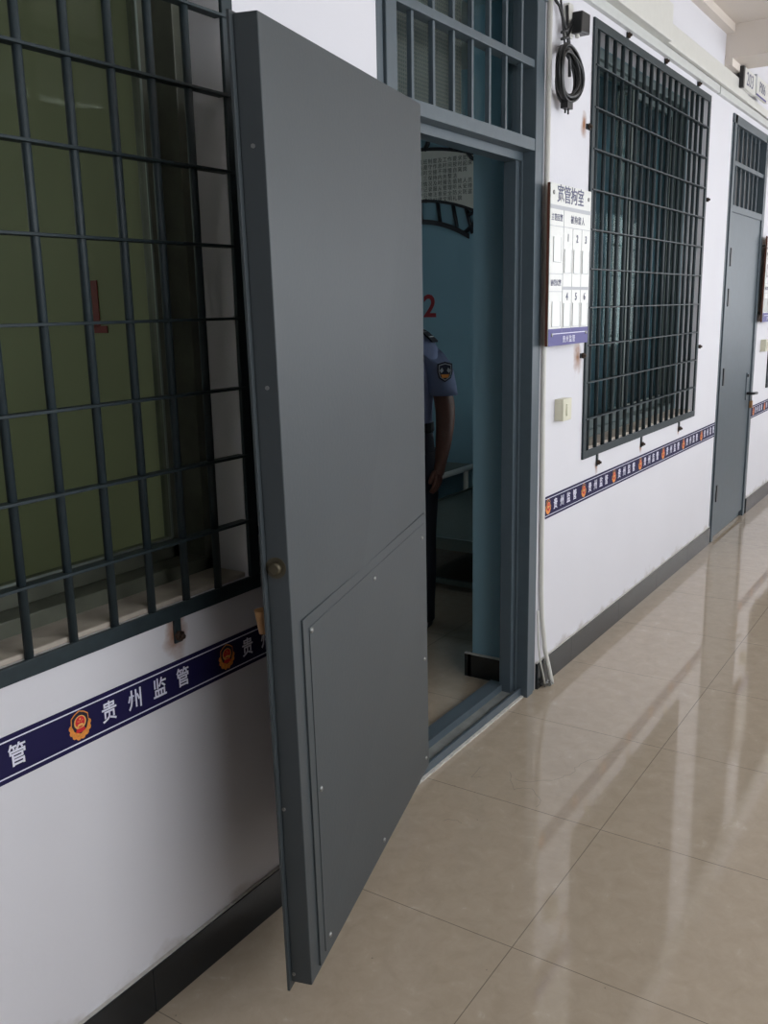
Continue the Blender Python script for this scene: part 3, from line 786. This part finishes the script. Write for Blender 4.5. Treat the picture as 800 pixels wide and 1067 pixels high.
# ------------------------------------------------------------------ person
def skin_mesh(name, verts, edges, radii, mt, parent, subdiv=2, rootv=0):
    me = bpy.data.meshes.new(name); me.from_pydata(verts, edges, []); me.update(); me.materials.append(mt)
    o = bpy.data.objects.new(name, me); COL.objects.link(o); o.parent = parent
    o.modifiers.new('skin', 'SKIN').use_smooth_shade = True
    sv = me.skin_vertices[0].data
    for i, r in enumerate(radii): sv[i].radius = r if isinstance(r, tuple) else (r, r)
    for i in range(len(verts)): sv[i].use_root = (i == rootv)
    s = o.modifiers.new('sub', 'SUBSURF'); s.levels = subdiv; s.render_levels = subdiv
    # bake to a plain mesh so that it stays one continuous figure
    dg = bpy.context.evaluated_depsgraph_get(); dg.update()
    nm = bpy.data.meshes.new_from_object(o.evaluated_get(dg))
    o.modifiers.clear(); o.data = nm
    for p in nm.polygons: p.use_smooth = True
    return o

def loft(bm, secs, n=24, cap=True):
    """rings of (cx, cy, z, rx, ry, tilt_x, tilt_y): z leans with the tilts"""
    R = []
    for q in secs:
        cx, cy, z, rx, ry = q[:5]; tx, ty = (q[5:] + (0, 0))[:2] if len(q) > 5 else (0, 0)
        ring = []
        for k in range(n):
            a = 2*math.pi*k/n; dx = math.cos(a)*rx; dy = math.sin(a)*ry
            ring.append(bm.verts.new((cx+dx, cy+dy, z+tx*dx+ty*dy)))
        R.append(ring)
    for i in range(len(R)-1):
        for k in range(n): bm.faces.new((R[i][k], R[i][(k+1) % n], R[i+1][(k+1) % n], R[i+1][k]))
    if cap: bm.faces.new(R[0][::-1]); bm.faces.new(R[-1])
    return bm

def person(loc, rz):
    root = empty('person', loc, 'person in pale blue short-sleeved shirt and dark trousers, half hidden behind the open door', 'person')
    root.rotation_euler = (0, 0, rz)
    # local frame: faces -y, left side +x
    V = []; E = []; Rr = []
    def add(p, r, prev=None):
        V.append(p); Rr.append(r); i = len(V)-1
        if prev is not None: E.append((prev, i))
        return i
    pel = add((0, 0, .93), (.125, .095)); wst = add((0, -.01, 1.06), (.125, .090), pel); ch = add((0, -.005, 1.24), (.140, .10), wst)
    sh = add((0, .01, 1.35), (.100, .07), ch); nk = add((0, .012, 1.435), .056, sh); nk2 = add((0, .006, 1.49), .052, nk)
    jaw = add((0, -.018, 1.545), (.066, .078), nk2); hd = add((0, -.016, 1.60), (.086, .100), jaw); hd2 = add((0, -.004, 1.66), (.092, .112), hd); hd3 = add((0, .002, 1.71), (.066, .080), hd2)
    hands = {}
    for s in (1, -1):
        a = add((s*.090, .008, 1.31), .034, sh); b = add((s*.160, .005, 1.295), .034, a); c = add((s*.212, .008, 1.20), .046, b)
        d = add((s*.232, .026, 1.12), .052, c); e = add((s*.238, .022, 1.03), .049, d); f = add((s*.240, -.004, .92), .040, e); g = add((s*.238, -.022, .845), .031, f)
        h = add((s*.235, -.034, .80), (.034, .026), g); i = add((s*.232, -.042, .765), (.038, .022), h); hands[s] = V[i]
    for s in (1, -1):
        a = add((s*.090, 0, .86), .090, pel); b = add((s*.105, -.005, .70), .082, a); c = add((s*.105, -.01, .50), .060, b); d = add((s*.105, .01, .36), .058, c)
        e = add((s*.105, .03, .12), .040, d); f = add((s*.105, .025, .06), .038, e); g = add((s*.108, -.06, .038), .034, f); add((s*.112, -.13, .032), .028, g)
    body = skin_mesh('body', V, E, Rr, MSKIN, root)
    # five fingers each, curled a little towards the thigh
    for s in (1, -1):
        cx, cy, cz = hands[s]
        for k, (dy, ln) in enumerate(((-.027, .074), (-.009, .082), (.009, .077), (.025, .062))):
            p0 = (cx, cy+dy*.8, cz+.020); p1 = (cx-s*.001, cy+dy*1.05-.002, cz-ln*.40); p2 = (cx-s*.010, cy+dy*1.05-.006, cz-ln*.72); p3 = (cx-s*.022, cy+dy*1.05-.008, cz-ln*.95)
            skin_mesh('finger', [p0, p1, p2, p3], [(0, 1), (1, 2), (2, 3)], [.0115, .0108, .0100, .0085], MSKIN, body, 1)
        p0 = (cx-s*.004, cy-.016, cz+.034); p1 = (cx-s*.010, cy-.042, cz+.006); p2 = (cx-s*.016, cy-.050, cz-.030)
        skin_mesh('thumb', [p0, p1, p2], [(0, 1), (1, 2)], [.0140, .0120, .0095], MSKIN, body, 1)
    # face
    FY = -.1085
    bm = bmesh.new()
    vs = [bm.verts.new(p) for p in ((0, FY+.004, 1.640), (-.015, FY+.004, 1.594), (.015, FY+.004, 1.594), (0, FY-.022, 1.600), (0, FY+.004, 1.588))]
    for f in ((0, 1, 3), (0, 3, 2), (1, 4, 3), (3, 4, 2), (0, 2, 4), (0, 4, 1)): bm.faces.new([vs[i] for i in f])
    obj('nose', bm, MSKIN, body, local=True, smooth=True)
    for s in (1, -1):
        bm = bmesh.new(); bmesh.ops.create_uvsphere(bm, u_segments=12, v_segments=8, radius=.010, matrix=Matrix.Translation((s*.030, FY+.009, 1.634)) @ Matrix.Diagonal((1.3, .8, .55, 1))); ey = obj('eye', bm, MGREYP, body, local=True)
        bm = bmesh.new(); bmesh.ops.create_uvsphere(bm, u_segments=10, v_segments=6, radius=.0048, matrix=Matrix.Translation((s*.030, FY+.003, 1.634))); obj('pupil', bm, MBLACK, ey, local=True)
        bm = bmesh.new(); tube(bm, [(s*.014, FY+.004, 1.650), (s*.030, FY+.003, 1.655), (s*.046, FY+.013, 1.650)], [.002, .0032, .0018], 6); obj('eyebrow', bm, MHAIR, body, local=True)
        bm = bmesh.new(); bmesh.ops.create_uvsphere(bm, u_segments=12, v_segments=8, radius=.028, matrix=Matrix.Translation((s*.083, .004, 1.618)) @ Matrix.Diagonal((.30, .65, 1.1, 1))); obj('ear', bm, MSKIN, body, local=True, smooth=True)
    bm = bmesh.new(); bmesh.ops.create_uvsphere(bm, u_segments=12, v_segments=6, radius=.02, matrix=Matrix.Translation((0, FY+.012, 1.568)) @ Matrix.Diagonal((1.15, .5, .22, 1))); obj('mouth', bm, MRUST, body, local=True)
    bm = bmesh.new(); bmesh.ops.create_uvsphere(bm, u_segments=28, v_segments=18, radius=.1, matrix=Matrix.Translation((0, .006, 1.655)) @ Matrix.Diagonal((.93, 1.14, 1.02, 1)))
    bmesh.ops.delete(bm, geom=[v for v in bm.verts if v.co.z < (1.692 if v.co.y < -.045 else 1.66 if v.co.y < 0 else 1.60 if v.co.y < .05 else 1.56)], context='VERTS')
    obj('hair', bm, MHAIR, root, local=True, smooth=True)
    # shirt: torso, collar and two short sleeves in one garment
    bm = bmesh.new()
    loft(bm, [(0, 0, .955, .166, .130), (0, -.004, 1.02, .164, .130), (0, -.006, 1.12, .170, .132), (0, -.004, 1.22, .184, .135), (0, 0, 1.30, .196, .132), (0, .003, 1.36, .196, .120), (0, .005, 1.400, .174, .104), (0, .006, 1.428, .130, .086), (0, .006, 1.450, .085, .074), (0, .002, 1.478, .070, .068)], 32)
    for s in (1, -1):
        loft(bm, [(s*.09, .004, 1.375, .060, .086, -s*.7, 0), (s*.130, .004, 1.365, .082, .094, -s*.8, 0), (s*.165, .005, 1.350, .082, .090, -s*.75, 0), (s*.192, .006, 1.315, .074, .082, -s*.5, 0), (s*.216, .008, 1.26, .062, .071, -s*.15, 0), (s*.226, .012, 1.20, .063, .070, -s*.05, 0), (s*.232, .016, 1.145, .064, .070)], 22)
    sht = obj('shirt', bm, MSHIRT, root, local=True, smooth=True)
    bm = bmesh.new()
    for s in (1, -1):
        prism(bm, [(s*.004, 1.440), (s*.055, 1.400), (s*.066, 1.462), (s*.050, 1.482)], -.088, -.064)
    obj('collar', bm, MSHIRT, sht, local=True, bevel=.003)
    bm = bmesh.new()
    loft(bm, [(0, .002, .82, .170, .124), (0, .002, .88, .174, .134), (0, 0, .95, .168, .132), (0, 0, 1.005, .163, .128)], 32)
    for s in (1, -1):
        loft(bm, [(s*.105, -.002, .035, .066, .080), (s*.105, -.002, .12, .068, .078), (s*.105, .004, .30, .074, .082), (s*.105, -.006, .48, .080, .086), (s*.104, -.006, .66, .092, .100), (s*.094, -.002, .80, .094, .116), (s*.088, .002, .88, .084, .124)], 24)
    obj('trousers', bm, MTROU, root, local=True, smooth=True)
    for s in (1, -1):
        bm = bmesh.new(); loft(bm, [(s*.110, -.040, .0, .048, .125), (s*.110, -.040, .025, .052, .130), (s*.110, -.035, .05, .048, .118), (s*.108, .005, .085, .042, .070)], 24)
        obj('shoe', bm, MBLACK, root, local=True, smooth=True)
    bm = bmesh.new(); loft(bm, [(0, 0, .968, .170, .135), (0, 0, .972, .173, .138), (0, 0, 1.008, .172, .137), (0, 0, 1.012, .168, .133)], 32)
    belt = obj('belt', bm, MBLACK, root, local=True)
    bm = bmesh.new(); B(bm, -.022, .022, -.146, -.136, .968, 1.012); obj('buckle', bm, MBOLT, belt, local=True, bevel=.003)
    bm = bmesh.new(); tube(bm, [(.132+.006*math.cos(t*math.pi/6), -.098-.008*math.cos(t*math.pi/6), .985+.012*math.sin(t*math.pi/6)) for t in range(12)], .0022, 6, closed=True)
    obj('ring', bm, MBOLT, belt, local=True)
    bm = bmesh.new(); B(bm, .135, .175, -.105, -.055, .865, .975); obj('holster', bm, MBLACK, belt, local=True, bevel=.006)
    # epaulettes
    for s in (1, -1):
        bm = bmesh.new()
        a0 = Vector((s*.085, .005, 1.452)); a1 = Vector((s*.145, .004, 1.425)); a2 = Vector((s*.195, .003, 1.385)); hw = Vector((0, .026, 0)); th = Vector((0, 0, .008))
        for p, q in ((a0, a1), (a1, a2)):
            vs = [bm.verts.new(x) for x in (p-hw, q-hw, q+hw, p+hw, p-hw+th, q-hw+th, q+hw+th, p+hw+th)]
            for f in ((0, 1, 2, 3), (4, 5, 6, 7), (0, 1, 5, 4), (1, 2, 6, 5), (2, 3, 7, 6), (3, 0, 4, 7)): bm.faces.new([vs[i] for i in f])
        ep = obj('epaulette', bm, MTROU, root, local=True)
        bm = bmesh.new()
        for t in (.25, .5, .8):
            c = a0.lerp(a2, t)+th*1.5
            B(bm, c.x-.005, c.x+.005, -.015, .02, c.z-.001, c.z+.003)
        obj('stripe', bm, MGREYP, ep, local=True)
    # sleeve patch (left arm), facing outwards and a little forward
    out = Vector((0.70, -0.71, 0.02)).normalized()
    c = Vector((.222, .008, 1.255))+out*.0685
    side = Vector((0, 0, 1)).cross(out).normalized(); up = Vector((0, 0, 1))
    Mx = Matrix.Identity(4)
    for i in range(3): Mx[i][0] = side[i]; Mx[i][1] = -out[i]; Mx[i][2] = up[i]; Mx[i][3] = c[i]
    bm = bmesh.new()
    shp = [(-.034, .036), (0, .045), (.034, .036), (.036, .0), (.028, -.030), (0, -.048), (-.028, -.030), (-.036, 0)]
    prism(bm, [(a, b) for a, b in shp], -.004, .004, 0, Mx)
    prism(bm, [(a*.84, b*.84) for a, b in shp], -.006, -.003, 1, Mx)
    prism(bm, [(a*.74, b*.74) for a, b in shp], -.0075, -.005, 0, Mx)
    prism(bm, [(-.02, -.012), (.02, -.012), (.014, -.028), (-.014, -.028)], -.009, -.007, 2, Mx)
    prism(bm, [(-.026, .006), (-.014, .018), (-.008, .004), (-.018, -.006)], -.009, -.007, 1, Mx)
    prism(bm, [(.026, .006), (.014, .018), (.008, .004), (.018, -.006)], -.009, -.007, 1, Mx)
    prism(bm, [(-.006, .022), (.006, .022), (.008, .002), (-.008, .002)], -.009, -.007, 3, Mx)
    obj('sleeve_patch', bm, [MNAVYD, MGREYP, MGOLD, MNAVYD], sht, local=True)
    return root
person((3.74, 0.925, 0.0), -math.pi/2)
